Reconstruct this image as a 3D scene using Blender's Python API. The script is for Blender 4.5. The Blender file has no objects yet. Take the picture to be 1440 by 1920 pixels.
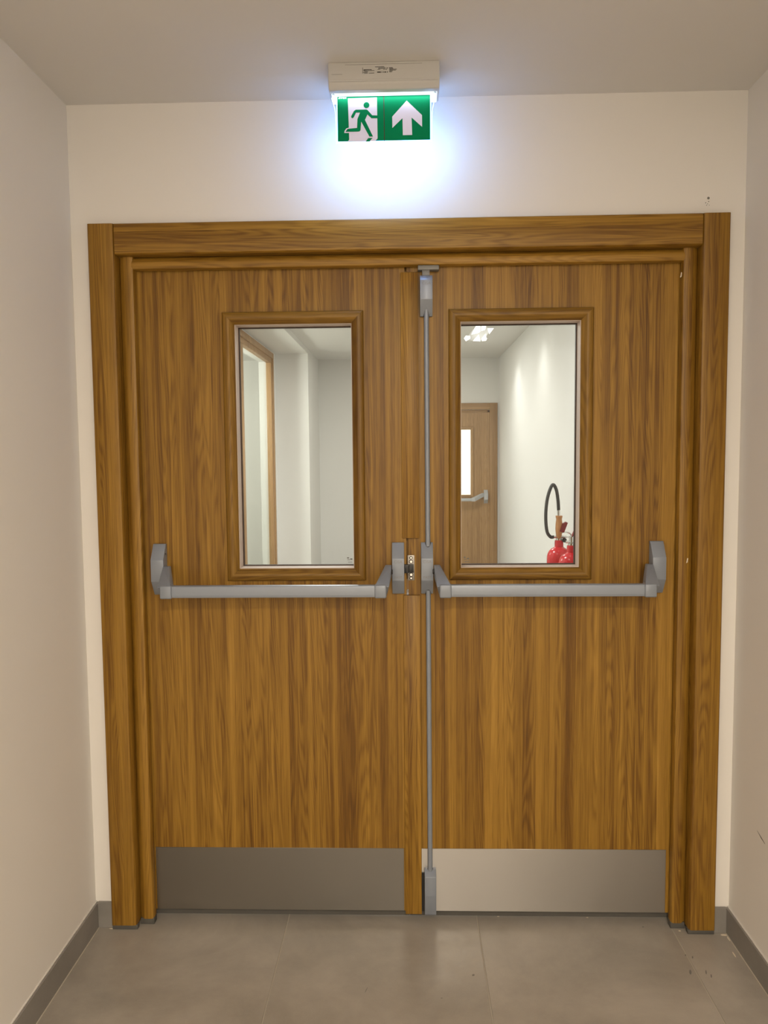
import bpy, bmesh, math, random
from mathutils import Vector, Matrix, Euler
random.seed(7)
scene = bpy.context.scene
COL = scene.collection
PI = math.pi

# ---------------------------------------------------------------- camera
CAM = Vector((-0.0016, -2.4778, 1.5664))
yaw, pitch, roll = -0.0291, -0.0727, -0.0090
cy, sy, cp, sp = math.cos(yaw), math.sin(yaw), math.cos(pitch), math.sin(pitch)
fwd = Vector((sy * cp, cy * cp, sp)); r0 = Vector((cy, -sy, 0)); u0 = r0.cross(fwd)
rgt = math.cos(roll) * r0 + math.sin(roll) * u0
upv = -math.sin(roll) * r0 + math.cos(roll) * u0
cd = bpy.data.cameras.new('camera'); cam = bpy.data.objects.new('camera', cd); COL.objects.link(cam)
cam.matrix_world = Matrix(((rgt.x, upv.x, -fwd.x, CAM.x), (rgt.y, upv.y, -fwd.y, CAM.y),
                           (rgt.z, upv.z, -fwd.z, CAM.z), (0, 0, 0, 1)))
cd.sensor_fit = 'VERTICAL'; cd.sensor_height = 36.0; cd.lens = 1460.9 / 1920 * 36
cd.clip_start = 0.05
scene.camera = cam

# ---------------------------------------------------------------- world, exposure, lamps
w = bpy.data.worlds.new('world'); scene.world = w; w.use_nodes = True
w.node_tree.nodes['Background'].inputs[0].default_value = (1, 0.9, 0.78, 1)
w.node_tree.nodes['Background'].inputs[1].default_value = 0.02
vs = scene.view_settings
vs.view_transform = 'Standard'; vs.look = 'None'; vs.exposure = 0.0; vs.gamma = 1.0
vs.use_curve_mapping = False

def area(name, loc, rot, sx, sy_, power, color, spread=PI, shape='RECTANGLE'):
    l = bpy.data.lights.new(name, 'AREA'); l.shape = shape; l.size = sx
    if shape in ('RECTANGLE', 'ELLIPSE'): l.size_y = sy_
    l.energy = power; l.color = color; l.spread = spread
    o = bpy.data.objects.new(name, l); COL.objects.link(o); o.location = loc; o.rotation_euler = rot
    return o
def spot(name, loc, rot, power, color, angle, blend=0.6, r=0.03):
    l = bpy.data.lights.new(name, 'SPOT'); l.energy = power; l.color = color
    l.spot_size = angle; l.spot_blend = blend; l.shadow_soft_size = r
    o = bpy.data.objects.new(name, l); COL.objects.link(o); o.location = loc; o.rotation_euler = rot
    return o
WARM = (1.0, 0.875, 0.72)
COOL = (1.0, 0.985, 0.945)
# near corridor: recessed downlights behind the photographer
NEAR_LAMPS = [(0.26, -3.3), (0.26, -4.9)]
for (x, y) in NEAR_LAMPS:
    area('corridor_light', (x, y, 2.63), (0, 0, 0), 0.17, 0.17, 63, WARM, PI, 'DISK')
# far corridor: downlights along the right wall, one near the bright wall on the left
FAR_LAMPS = [(0.76, 2.2, 0.8), (0.76, 3.62, 2.6), (0.76, 5.0, 3.0), (-0.60, 4.2, 9.0)]
for (x, y, p) in FAR_LAMPS:
    spot('far_downlight_beam', (x, y, 2.625), (0, 0, 0), p * 4.6, COOL, math.radians(120), 1.0, 0.06)
area('left_fill_light', (-0.55, 2.4, 2.62), (0, 0, 0), 0.20, 0.20, 34, COOL, PI, 'DISK')  # added fill for the far corridor, separate from the faceted lamp
area('far_fill_light', (0.0, 4.6, 2.62), (0, 0, 0), 0.20, 0.20, 19, COOL, PI, 'DISK')  # added fill for the end walls, hidden behind the door stile
area('far_fill_light', (-0.1, 0.9, 2.62), (0, 0, 0), 0.20, 0.20, 5, COOL, PI, 'DISK')  # added weak fill just beyond the doors
# LED row of the exit sign, on the wall side and the viewer side of the sign plate
area('sign_light', (-0.057, -0.150, 2.583), (0, 0, 0), 0.27, 0.012, 0.60, (0.60, 0.74, 1.0))
area('sign_light', (-0.057, -0.1885, 2.5868), (0, 0, 0), 0.27, 0.008, 0.14, (0.75, 0.88, 1.0))

# ---------------------------------------------------------------- material helpers
MATS = {}
class NT:
    def __init__(s, name):
        s.m = bpy.data.materials.new(name); s.m.use_nodes = True; s.t = s.m.node_tree
        s.b = s.t.nodes['Principled BSDF']; s.out = s.t.nodes['Material Output']
    def n(s, t, **kw):
        x = s.t.nodes.new(t)
        for k, v in kw.items(): setattr(x, k, v)
        return x
    def l(s, a, b): s.t.links.new(a, b)
    def math(s, op, a, b=None, c=None):
        x = s.n('ShaderNodeMath', operation=op)
        for i, v in enumerate((a, b, c)):
            if v is None: continue
            if isinstance(v, (int, float)): x.inputs[i].default_value = v
            else: s.l(v, x.inputs[i])
        return x.outputs[0]
    def ramp(s, fac, stops):
        r = s.n('ShaderNodeValToRGB'); e = r.color_ramp.elements
        e[0].position, e[0].color = stops[0][0], (*stops[0][1], 1)
        e[1].position, e[1].color = stops[-1][0], (*stops[-1][1], 1)
        for p, c in stops[1:-1]:
            k = e.new(p); k.color = (*c, 1)
        s.l(fac, r.inputs[0]); return r.outputs[0]
    def noise(s, vec, scale=1.0, detail=2.0, rough=0.5, dist=0.0):
        x = s.n('ShaderNodeTexNoise'); x.inputs['Scale'].default_value = scale
        x.inputs['Detail'].default_value = detail; x.inputs['Roughness'].default_value = rough
        x.inputs['Distortion'].default_value = dist
        s.l(vec, x.inputs['Vector']); return x.outputs['Fac']
    def comb(s, x, y, z):
        c = s.n('ShaderNodeCombineXYZ')
        for i, v in enumerate((x, y, z)):
            if isinstance(v, (int, float)): c.inputs[i].default_value = v
            else: s.l(v, c.inputs[i])
        return c.outputs[0]
    def bump(s, h, strength=0.1, dist=0.001):
        b = s.n('ShaderNodeBump'); b.inputs['Strength'].default_value = strength
        b.inputs['Distance'].default_value = dist
        s.l(h, b.inputs['Height']); s.l(b.outputs[0], s.b.inputs['Normal'])
    def set(s, **kw):
        for k, v in kw.items():
            k = k.replace('_', ' ')
            if k in s.b.inputs: s.b.inputs[k].default_value = v

def simple(name, col, rough=0.5, metal=0.0, **kw):
    t = NT(name); t.b.inputs['Base Color'].default_value = (*col, 1)
    t.b.inputs['Roughness'].default_value = rough; t.b.inputs['Metallic'].default_value = metal
    t.set(**kw); MATS[name] = t.m; return t.m
def emit(name, col, strength, base=(0.8, 0.8, 0.8)):
    t = NT(name); t.b.inputs['Base Color'].default_value = (*base, 1)
    t.b.inputs['Emission Color'].default_value = (*col, 1); t.b.inputs['Emission Strength'].default_value = strength
    return t.m

def wood(name, along='z', tone=1.0, stripw=0.033, strips=0.55, light=False):
    t = NT(name)
    tc = t.n('ShaderNodeTexCoord'); sep = t.n('ShaderNodeSeparateXYZ'); t.l(tc.outputs['Object'], sep.inputs[0])
    X, Y, Z = sep.outputs
    oi = t.n('ShaderNodeObjectInfo'); rnd = oi.outputs['Random']
    across = t.math('ADD', X, t.math('MULTIPLY', Y, 0.8)) if along == 'z' else t.math('ADD', Z, t.math('MULTIPLY', Y, 0.8))
    vv = Z if along == 'z' else X
    ru = t.math('MULTIPLY', rnd, 13.7)
    u = t.math('ADD', across, ru)
    # veneer strips, slightly wavy edges
    wob = t.noise(t.comb(t.math('MULTIPLY', u, 6), t.math('MULTIPLY', vv, 0.9), ru), 1.0, 2)
    us = t.math('ADD', t.math('MULTIPLY', u, 1 / stripw), t.math('MULTIPLY', wob, 0.22))
    vor = t.n('ShaderNodeTexVoronoi', voronoi_dimensions='1D'); vor.inputs['Scale'].default_value = 1.0
    t.l(us, vor.inputs['W'])
    sc = t.n('ShaderNodeSeparateColor'); t.l(vor.outputs['Color'], sc.inputs[0])
    r1, r2 = sc.outputs[0], sc.outputs[1]
    off = t.math('MULTIPLY', r1, 17.0)
    off = t.math('MULTIPLY', off, 1.0 if strips > 0.2 else 0.0)
    # growth rings: contour lines of a stretched noise, different in each strip
    us2 = t.math('ADD', u, t.math('MULTIPLY', vv, t.math('MULTIPLY', t.math('SUBTRACT', r2, 0.5), 0.10)))
    nz = t.noise(t.comb(t.math('MULTIPLY', us2, 20), t.math('MULTIPLY', vv, 1.15), off), 1.0, 1.5, 0.45)
    rings = t.math('SINE', t.math('MULTIPLY', nz, 110))
    rings = t.math('POWER', t.math('MULTIPLY_ADD', rings, 0.5, 0.5), 1.6)
    ringmask = t.math('GREATER_THAN', r2, 0.35)
    med = t.noise(t.comb(t.math('MULTIPLY', u, 90), t.math('MULTIPLY', vv, 1.3), off), 1.0, 3, 0.6)
    fine = t.noise(t.comb(t.math('MULTIPLY', u, 520), t.math('MULTIPLY', vv, 7), off), 1.0, 3, 0.65)
    big = t.noise(t.comb(t.math('MULTIPLY', u, 9), t.math('MULTIPLY', vv, 0.8), ru), 1.0, 2)
    vor2 = t.n('ShaderNodeTexVoronoi', voronoi_dimensions='1D'); vor2.inputs['Scale'].default_value = 1.0
    t.l(t.math('ADD', t.math('MULTIPLY', us, 2.3), 7.3), vor2.inputs['W'])
    sc2 = t.n('ShaderNodeSeparateColor'); t.l(vor2.outputs['Color'], sc2.inputs[0])
    v = t.math('MULTIPLY_ADD', t.math('SUBTRACT', r1, 0.5), 0.22 * strips / 0.55, 0.5)
    v = t.math('MULTIPLY_ADD', t.math('SUBTRACT', sc2.outputs[0], 0.5), 0.20 * strips / 0.55, v)
    v = t.math('MULTIPLY_ADD', t.math('SUBTRACT', med, 0.5), 0.75, v)
    v = t.math('MULTIPLY_ADD', t.math('SUBTRACT', fine, 0.5), 0.62, v)
    v = t.math('MULTIPLY_ADD', t.math('SUBTRACT', big, 0.5), 0.35, v)
    rg = t.math('MULTIPLY', t.math('SUBTRACT', rings, 0.38), t.math('MULTIPLY_ADD', ringmask, 0.12, 0.05))
    v = t.math('SUBTRACT', v, rg)
    k = tone
    if light:
        st = [(0.0, (0.20*k, 0.105*k, 0.042*k)), (0.5, (0.40*k, 0.235*k, 0.105*k)), (1.0, (0.56*k, 0.36*k, 0.18*k))]
    else:
        st = [(0.0, (0.066*k, 0.026*k, 0.0028*k)), (0.3, (0.165*k, 0.075*k, 0.0080*k)),
              (0.5, (0.254*k, 0.131*k, 0.0155*k)), (0.75, (0.365*k, 0.196*k, 0.029*k)), (1.0, (0.48*k, 0.28*k, 0.056*k))]
    t.l(t.ramp(v, st), t.b.inputs['Base Color'])
    t.b.inputs['Roughness'].default_value = 0.42
    t.b.inputs['Specular IOR Level'].default_value = 0.35
    t.bump(t.math('ADD', fine, t.math('MULTIPLY', rings, 0.3)), 0.12, 0.0006)
    MATS[name] = t.m; return t.m

def plaster(name, col, grain=0.05):
    t = NT(name); tc = t.n('ShaderNodeTexCoord')
    a = t.noise(tc.outputs['Object'], 1.3, 3); b = t.noise(tc.outputs['Object'], 190, 2)
    k = t.math('MULTIPLY_ADD', t.math('SUBTRACT', a, 0.5), 0.05, 1.0)
    mx = t.n('ShaderNodeVectorMath', operation='SCALE'); mx.inputs[0].default_value = col
    t.l(k, mx.inputs['Scale']); t.l(mx.outputs[0], t.b.inputs['Base Color'])
    t.b.inputs['Roughness'].default_value = 0.75; t.b.inputs['Specular IOR Level'].default_value = 0.25
    t.bump(b, grain, 0.001)
    return t.m

def stone(name, col, rough=0.38):
    t = NT(name); tc = t.n('ShaderNodeTexCoord'); oi = t.n('ShaderNodeObjectInfo')
    add = t.n('ShaderNodeVectorMath', operation='ADD'); t.l(tc.outputs['Object'], add.inputs[0])
    c = t.comb(t.math('MULTIPLY', oi.outputs['Random'], 31), 0, 0); t.l(c, add.inputs[1])
    a = t.noise(add.outputs[0], 2.6, 6, 0.62, 0.5); b = t.noise(add.outputs[0], 13, 4, 0.6); g = t.noise(add.outputs[0], 400, 2)
    v = t.math('ADD', t.math('MULTIPLY', a, 0.65), t.math('ADD', t.math('MULTIPLY', b, 0.22), t.math('MULTIPLY', g, 0.13)))
    t.l(t.ramp(v, [(0.3, tuple(x * 0.72 for x in col)), (0.5, col), (0.7, tuple(x * 1.25 for x in col))]), t.b.inputs['Base Color'])
    t.l(t.math('MULTIPLY_ADD', b, 0.16, rough - 0.08), t.b.inputs['Roughness'])
    t.b.inputs['Specular IOR Level'].default_value = 0.5
    t.bump(b, 0.04, 0.001)
    return t.m

M_WOODZ = wood('oak_veneer_vertical', 'z')
M_WOODX = wood('oak_veneer_horizontal', 'x', 1.0, 0.06, 0.3)
M_TRIMZ = wood('oak_trim_vertical', 'z', 1.0, 0.033, 0.5)
M_TRIMX = wood('oak_trim_horizontal', 'x', 1.0, 0.035, 0.35)
M_BEADZ = wood('oak_bead_vertical', 'z', 0.80, 0.033, 0.3)
M_BEADX = wood('oak_bead_horizontal', 'x', 0.80, 0.035, 0.3)
M_PALE = wood('pale_oak_vertical', 'z', 1.0, 0.05, 0.4, True)
M_PALEX = wood('pale_oak_horizontal', 'x', 1.0, 0.05, 0.4, True)
M_WALL = plaster('wall_paint', (0.80, 0.775, 0.735))
M_CEIL = plaster('ceiling_paint', (0.74, 0.72, 0.69))
M_FWALL = plaster('far_wall_paint', (0.80, 0.79, 0.76))
M_TILE = stone('porcelain_tile', (0.345, 0.312, 0.266))
M_SKIRT = stone('skirting_tile', (0.25, 0.235, 0.215), 0.45)
M_GROUT = simple('grout', (0.50, 0.45, 0.37), 0.9)
M_PAINT = simple('silver_grey_paint', (0.255, 0.285, 0.335), 0.38, 0.2)
M_PAINT_LIT = simple('silver_grey_lit', (0.50, 0.51, 0.52), 0.34, 0.1)  # lit copy of the silver grey, brightness put into the colour
M_PAINT_D = simple('engraved_grey', (0.22, 0.22, 0.215), 0.5, 0.2)
M_DARK = simple('dark_gap', (0.02, 0.018, 0.016), 0.7)
M_GASKET = simple('dark_gasket', (0.06, 0.035, 0.022), 0.7)
M_REVEAL = simple('lit_reveal_cream', (0.62, 0.50, 0.42), 0.5)  # pale colour stands in for strong light on the wood reveal
M_SILIC = simple('grey_silicone', (0.09, 0.085, 0.075), 0.7)
M_CHROME = simple('chrome', (0.72, 0.72, 0.70), 0.12, 1.0)
M_STEELP = simple('satin_steel', (0.33, 0.31, 0.28), 0.45, 1.0)
M_BLACK = simple('black_plastic', (0.018, 0.018, 0.018), 0.45)
M_HOSE = simple('black_rubber_hose', (0.045, 0.045, 0.045), 0.5)
M_RED = simple('red_gloss_paint', (0.62, 0.022, 0.030), 0.22)
M_DRED = simple('dark_red_plastic', (0.25, 0.012, 0.02), 0.35)
M_TAN = simple('tan_handle', (0.60, 0.29, 0.11), 0.5)
M_HOUSING = simple('white_abs_housing', (0.58, 0.57, 0.55), 0.5)
M_INK = simple('printed_ink', (0.035, 0.03, 0.025), 0.7)
M_GREYINK = simple('grey_print', (0.18, 0.17, 0.155), 0.7)
M_WHITEINK = simple('white_print', (0.86, 0.86, 0.86), 0.6)
M_CHIP = simple('bare_chip', (0.75, 0.66, 0.52), 0.7)
M_GREEN = emit('sign_green', (0.0, 0.36, 0.15), 0.06, (0.0, 0.20, 0.08)); M_GREEN.node_tree.nodes['Principled BSDF'].inputs['Specular IOR Level'].default_value = 0.08
M_GREENB = simple('sign_green_back', (0.0, 0.25, 0.10), 0.5)
M_SIGNW = emit('sign_white', (0.80, 0.68, 0.86), 0.20, (0.62, 0.62, 0.80))
M_ACRYL = emit('edge_lit_acrylic', (0.15, 0.40, 1.0), 9.0, (0.8, 0.85, 0.86))
M_STRIP = emit('led_strip', (0.62, 0.82, 1.0), 1.5)
M_LAMP = emit('lamp_facet_glow', (1.0, 0.97, 0.93), 1.5)
M_LENS = emit('downlight_lens', (1.0, 0.9, 0.75), 4.0)
M_LENSD = emit('recessed_lens', (1.0, 0.95, 0.85), 0.5)
M_LITPANE = emit('lit_pane', (1.0, 0.97, 0.80), 0.9)

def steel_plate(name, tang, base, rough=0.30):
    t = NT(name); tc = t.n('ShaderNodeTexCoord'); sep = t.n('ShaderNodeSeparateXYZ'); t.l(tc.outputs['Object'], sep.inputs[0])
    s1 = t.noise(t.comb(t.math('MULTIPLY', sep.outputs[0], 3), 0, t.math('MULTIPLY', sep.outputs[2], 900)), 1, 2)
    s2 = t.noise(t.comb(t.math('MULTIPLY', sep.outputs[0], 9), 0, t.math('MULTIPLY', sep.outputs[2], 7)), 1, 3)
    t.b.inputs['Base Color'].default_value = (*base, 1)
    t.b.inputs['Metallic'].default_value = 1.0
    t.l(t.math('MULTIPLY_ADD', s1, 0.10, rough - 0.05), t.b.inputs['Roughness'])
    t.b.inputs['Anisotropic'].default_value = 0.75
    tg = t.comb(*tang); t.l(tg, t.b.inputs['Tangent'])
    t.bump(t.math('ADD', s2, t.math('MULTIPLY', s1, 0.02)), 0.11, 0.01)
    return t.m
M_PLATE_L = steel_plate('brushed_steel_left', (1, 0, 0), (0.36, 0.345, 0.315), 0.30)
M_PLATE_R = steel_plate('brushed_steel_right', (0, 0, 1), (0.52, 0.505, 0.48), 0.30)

def glass_mat(name, tint=(0.97, 0.985, 0.975), ior=1.25):
    m = bpy.data.materials.new(name); m.use_nodes = True; t = m.node_tree; t.nodes.clear()
    o = t.nodes.new('ShaderNodeOutputMaterial'); mx = t.nodes.new('ShaderNodeMixShader')
    tr = t.nodes.new('ShaderNodeBsdfTransparent'); gl = t.nodes.new('ShaderNodeBsdfGlossy'); fr = t.nodes.new('ShaderNodeFresnel')
    tr.inputs[0].default_value = (*tint, 1); gl.inputs['Roughness'].default_value = 0.01; 
    ge = t.nodes.new('ShaderNodeNewGeometry'); mr = t.nodes.new('ShaderNodeMapRange')   # same reflectance on both faces of the thin pane
    mr.inputs['To Min'].default_value = ior; mr.inputs['To Max'].default_value = 1.0 / ior
    t.links.new(ge.outputs['Backfacing'], mr.inputs['Value']); t.links.new(mr.outputs[0], fr.inputs[0])
    t.links.new(fr.outputs[0], mx.inputs[0]); t.links.new(tr.outputs[0], mx.inputs[1]); t.links.new(gl.outputs[0], mx.inputs[2])
    t.links.new(mx.outputs[0], o.inputs[0]); return m
M_GLASS = glass_mat('clear_glass')
M_GLASS2 = glass_mat('clear_screen_glass', (0.97, 0.99, 0.97), ior=1.06)

# ---------------------------------------------------------------- mesh helpers (world coordinates in)
def empty(name, loc=(0, 0, 0), label=None, cat=None, group=None, kind=None):
    o = bpy.data.objects.new(name, None); COL.objects.link(o); o.location = loc; o.empty_display_size = 0.1
    tag(o, label, cat, group, kind); return o
def tag(o, label=None, cat=None, group=None, kind=None):
    if label: o['label'] = label
    if cat: o['category'] = cat
    if group: o['group'] = group
    if kind: o['kind'] = kind
    return o
def wloc(o):
    v = Vector((0, 0, 0))
    while o is not None: v += o.location; o = o.parent
    return v
def link(name, bm, mat, parent=None, smooth=False, loc=None):
    base = wloc(parent) if parent is not None else Vector((0, 0, 0))
    if loc is not None: base = Vector(loc)
    bmesh.ops.recalc_face_normals(bm, faces=bm.faces[:])
    bmesh.ops.translate(bm, verts=bm.verts[:], vec=-base)
    me = bpy.data.meshes.new(name); bm.to_mesh(me); bm.free(); me.materials.append(mat)
    if smooth:
        for p in me.polygons: p.use_smooth = True
        me.set_sharp_from_angle(angle=math.radians(38))
    o = bpy.data.objects.new(name, me); COL.objects.link(o)
    o.location = base - (wloc(parent) if parent is not None else Vector((0, 0, 0)))
    if parent is not None: o.parent = parent
    return o
def box(bm, x0, x1, y0, y1, z0, z1, bev=0.0, seg=2):
    r = bmesh.ops.create_cube(bm, size=1.0)
    vs_ = r['verts']
    for v in vs_:
        v.co = Vector(((x0 + x1) / 2 + v.co.x * (x1 - x0), (y0 + y1) / 2 + v.co.y * (y1 - y0), (z0 + z1) / 2 + v.co.z * (z1 - z0)))
    if bev > 0:
        es = list({e for v in vs_ for e in v.link_edges})
        bmesh.ops.bevel(bm, geom=es, offset=bev, segments=seg, affect='EDGES', profile=0.5)
def B(name, mat, parent, x0, x1, y0, y1, z0, z1, bev=0.0, seg=2, smooth=None):
    bm = bmesh.new(); box(bm, x0, x1, y0, y1, z0, z1, bev, seg)
    return link(name, bm, mat, parent, smooth=bev > 0 if smooth is None else smooth)
def prism(bm, poly, axis, a, b, bev=0.0):
    """poly: 2D points; axis 'x': (y,z) pts extruded in x; 'y': (x,z); 'z': (x,y)"""
    def P(p, t):
        return {'x': (t, p[0], p[1]), 'y': (p[0], t, p[1]), 'z': (p[0], p[1], t)}[axis]
    va = [bm.verts.new(P(p, a)) for p in poly]; vb = [bm.verts.new(P(p, b)) for p in poly]
    n = len(poly); fs = [bm.faces.new(va), bm.faces.new(vb[::-1])]
    for i in range(n): fs.append(bm.faces.new((va[i], vb[i], vb[(i + 1) % n], va[(i + 1) % n])))
    bmesh.ops.recalc_face_normals(bm, faces=fs)
    if bev > 0:
        es = list({e for f in fs for e in f.edges})
        bmesh.ops.bevel(bm, geom=es, offset=bev, segments=2, affect='EDGES', profile=0.5)
def cyl(bm, p0, p1, r0_, r1_=None, seg=20, caps=True):
    r1_ = r0_ if r1_ is None else r1_
    p0, p1 = Vector(p0), Vector(p1); d = p1 - p0
    q = d.to_track_quat('Z', 'Y')
    m = Matrix.Translation((p0 + p1) / 2) @ q.to_matrix().to_4x4()
    bmesh.ops.create_cone(bm, cap_ends=caps, segments=seg, radius1=r0_, radius2=r1_, depth=d.length, matrix=m)
def lathe(bm, cx, cy_, prof, seg=28):
    rings = []
    for (r, z) in prof:
        if r < 1e-5: rings.append([bm.verts.new((cx, cy_, z))])
        else: rings.append([bm.verts.new((cx + r * math.cos(2 * PI * i / seg), cy_ + r * math.sin(2 * PI * i / seg), z)) for i in range(seg)])
    for a, b in zip(rings, rings[1:]):
        for i in range(seg):
            j = (i + 1) % seg
            if len(a) == 1 and len(b) == 1: continue
            if len(a) == 1: bm.faces.new((a[0], b[i], b[j]))
            elif len(b) == 1: bm.faces.new((a[i], b[0], a[j]))
            else: bm.faces.new((a[i], b[i], b[j], a[j]))
def tube(bm, pts, r, seg=12, sub=6):
    P_ = [Vector(p) for p in pts]
    out = []
    for i in range(len(P_) - 1):       # Catmull-Rom
        a = P_[i - 1] if i > 0 else P_[i] * 2 - P_[i + 1]; b, c = P_[i], P_[i + 1]
        d = P_[i + 2] if i + 2 < len(P_) else c * 2 - b
        for k in range(sub):
            t = k / sub
            out.append(0.5 * ((2 * b) + (c - a) * t + (2 * a - 5 * b + 4 * c - d) * t * t + (3 * b - a - 3 * c + d) * t ** 3))
    out.append(P_[-1])
    prev = None; ref = Vector((0, 1, 0.01)).normalized()
    for i, p in enumerate(out):
        tg = (out[min(i + 1, len(out) - 1)] - out[max(i - 1, 0)]).normalized()
        s = tg.cross(ref)
        if s.length < 1e-3: s = tg.cross(Vector((1, 0, 0)))
        s.normalize(); n = s.cross(tg)
        rad = r[0] + (r[1] - r[0]) * i / (len(out) - 1) if isinstance(r, tuple) else r
        ring = [bm.verts.new(p + (s * math.cos(2 * PI * k / seg) + n * math.sin(2 * PI * k / seg)) * rad) for k in range(seg)]
        if prev:
            for k in range(seg): bm.faces.new((prev[k], ring[k], ring[(k + 1) % seg], prev[(k + 1) % seg]))
        else: bm.faces.new(ring[::-1])
        prev = ring
    bm.faces.new(prev)
def concave(bm, pts, y, th):
    from mathutils.geometry import tessellate_polygon
    fr = [bm.verts.new((p[0], y, p[1])) for p in pts]; bk = [bm.verts.new((p[0], y + th, p[1])) for p in pts]
    for (a, b, c) in tessellate_polygon([[Vector((p[0], p[1], 0)) for p in pts]]):
        bm.faces.new((fr[a], fr[b], fr[c])); bm.faces.new((bk[c], bk[b], bk[a]))
    n = len(pts)
    for i in range(n): bm.faces.new((fr[i], bk[i], bk[(i + 1) % n], fr[(i + 1) % n]))
def hull(bm, pts):
    vs_ = [bm.verts.new(p) for p in pts]
    bmesh.ops.convex_hull(bm, input=vs_)
def mitred(parent, name, x0, x1, z0, z1, prof, mz, mx):
    """picture-frame of four mitred pieces; prof = closed polygon of (inset from outer edge, y)"""
    cs = [((x0, z0), (1, 1)), ((x1, z0), (-1, 1)), ((x1, z1), (-1, -1)), ((x0, z1), (1, -1))]
    for i in range(4):
        (a, da), (b, db) = cs[i], cs[(i + 1) % 4]
        bm = bmesh.new()
        va = [bm.verts.new((a[0] + da[0] * o, y, a[1] + da[1] * o)) for o, y in prof]
        vb = [bm.verts.new((b[0] + db[0] * o, y, b[1] + db[1] * o)) for o, y in prof]
        n = len(prof); bm.faces.new(va); bm.faces.new(vb[::-1])
        for k in range(n): bm.faces.new((va[k], vb[k], vb[(k + 1) % n], va[(k + 1) % n]))
        link(name, bm, mx if i % 2 == 0 else mz, parent, smooth=True)
def flat(name, mat, parent, poly, y, th=0.0005, holes=None):
    """thin print on a plate facing -y; poly of (x,z)"""
    bm = bmesh.new(); prism(bm, poly, 'y', y - th, y); 
    return link(name, bm, mat, parent)
def text(name, s, mat, parent, x, z, y, size, th=0.0004, shear=0.0, sx=1.0, align='CENTER'):
    c = bpy.data.curves.new(name, 'FONT'); c.body = s; c.size = size; c.extrude = th; c.shear = shear
    c.align_x = align; c.align_y = 'CENTER'; c.resolution_u = 3
    o = bpy.data.objects.new(name, c); COL.objects.link(o)
    dg = bpy.context.evaluated_depsgraph_get(); me = bpy.data.meshes.new_from_object(o.evaluated_get(dg))
    bpy.data.objects.remove(o)
    me.name = name; me.transform(Matrix.Translation((x, y, z)) @ Matrix.Rotation(PI / 2, 4, 'X') @ Matrix.Scale(sx, 4, (1, 0, 0)))
    base = wloc(parent); me.transform(Matrix.Translation(-base))
    me.materials.clear(); me.materials.append(mat)
    t = bpy.data.objects.new(name, me); COL.objects.link(t); t.parent = parent
    return t

H = 2.66                      # ceiling height
XL, XR = -1.05, 1.042         # near corridor walls
FXL, FXR, FY = -1.0, 1.06, 6.5  # far corridor
AX, AY, AZ = -1.34, 5.55, 2.61  # recess with the glazed screen on the far left
YB = -5.6
DY = 0.14                     # thickness of the door wall

# ---------------------------------------------------------------- the setting
def S(name, label, mat, x0, x1, y0, y1, z0, z1, cat='wall', bev=0.0):
    bm = bmesh.new(); box(bm, x0, x1, y0, y1, z0, z1, bev)
    return tag(link(name, bm, mat, None), label, cat, kind='structure')
bm = bmesh.new()
box(bm, XL - .4, -0.935, 0, DY, 0, H); box(bm, 0.935, XR + .2, 0, DY, 0, H); box(bm, -0.935, 0.935, 0, DY, 2.255, H)
wall_front = tag(link('wall_front', bm, M_WALL), 'cream painted wall around and above the wooden double doors', 'wall', kind='structure')
wall_left = S('wall_left', 'plain cream side wall running along the left edge of the photo', M_WALL, XL - .15, XL, YB, 0, 0, H)
wall_right = S('wall_right', 'plain cream side wall along the right edge with a short dark scratch', M_WALL, XR, XR + .15, YB, 0, 0, H)
S('wall_rear', 'plain wall closing the corridor behind the photographer', M_WALL, XL - .15, XR + .15, YB - .12, YB, 0, H)
ceiling = S('ceiling', 'cream ceiling above the double doors that carries the exit sign', M_CEIL, XL - .15, XR + .15, YB, DY, H, H + .12, 'ceiling')
floor = S('floor', 'grey porcelain tiled floor in front of the double doors', M_GROUT, XL - .3, XR + .2, YB, 0.8, -0.12, -0.0025, 'floor')
# floor tiles 640 mm wide, one shared mesh per size
TILES = {}
def tile(x0, x1, y0, y1):
    g = 0.0016
    key = (round(x1 - x0, 3), round(y1 - y0, 3))
    if key not in TILES:
        bm = bmesh.new(); box(bm, g, x1 - x0 - g, g, y1 - y0 - g, -0.011, 0, 0.0008, 1)
        me = bpy.data.meshes.new('tile'); bm.to_mesh(me); bm.free(); me.materials.append(M_TILE); TILES[key] = me
    o = bpy.data.objects.new('tile', TILES[key]); COL.objects.link(o); o.parent = floor; o.location = (x0, y0, 0)
xs = [XL, -0.412, 0.2275, 0.864, XR]
ys = [0.8, 0.082]
while ys[-1] - 0.64 > YB: ys.append(ys[-1] - 0.64)
ys.append(YB); ys = ys[::-1]
for a, b in zip(xs, xs[1:]):
    for c, d in zip(ys, ys[1:]): tile(a, b, c, d)
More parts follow.
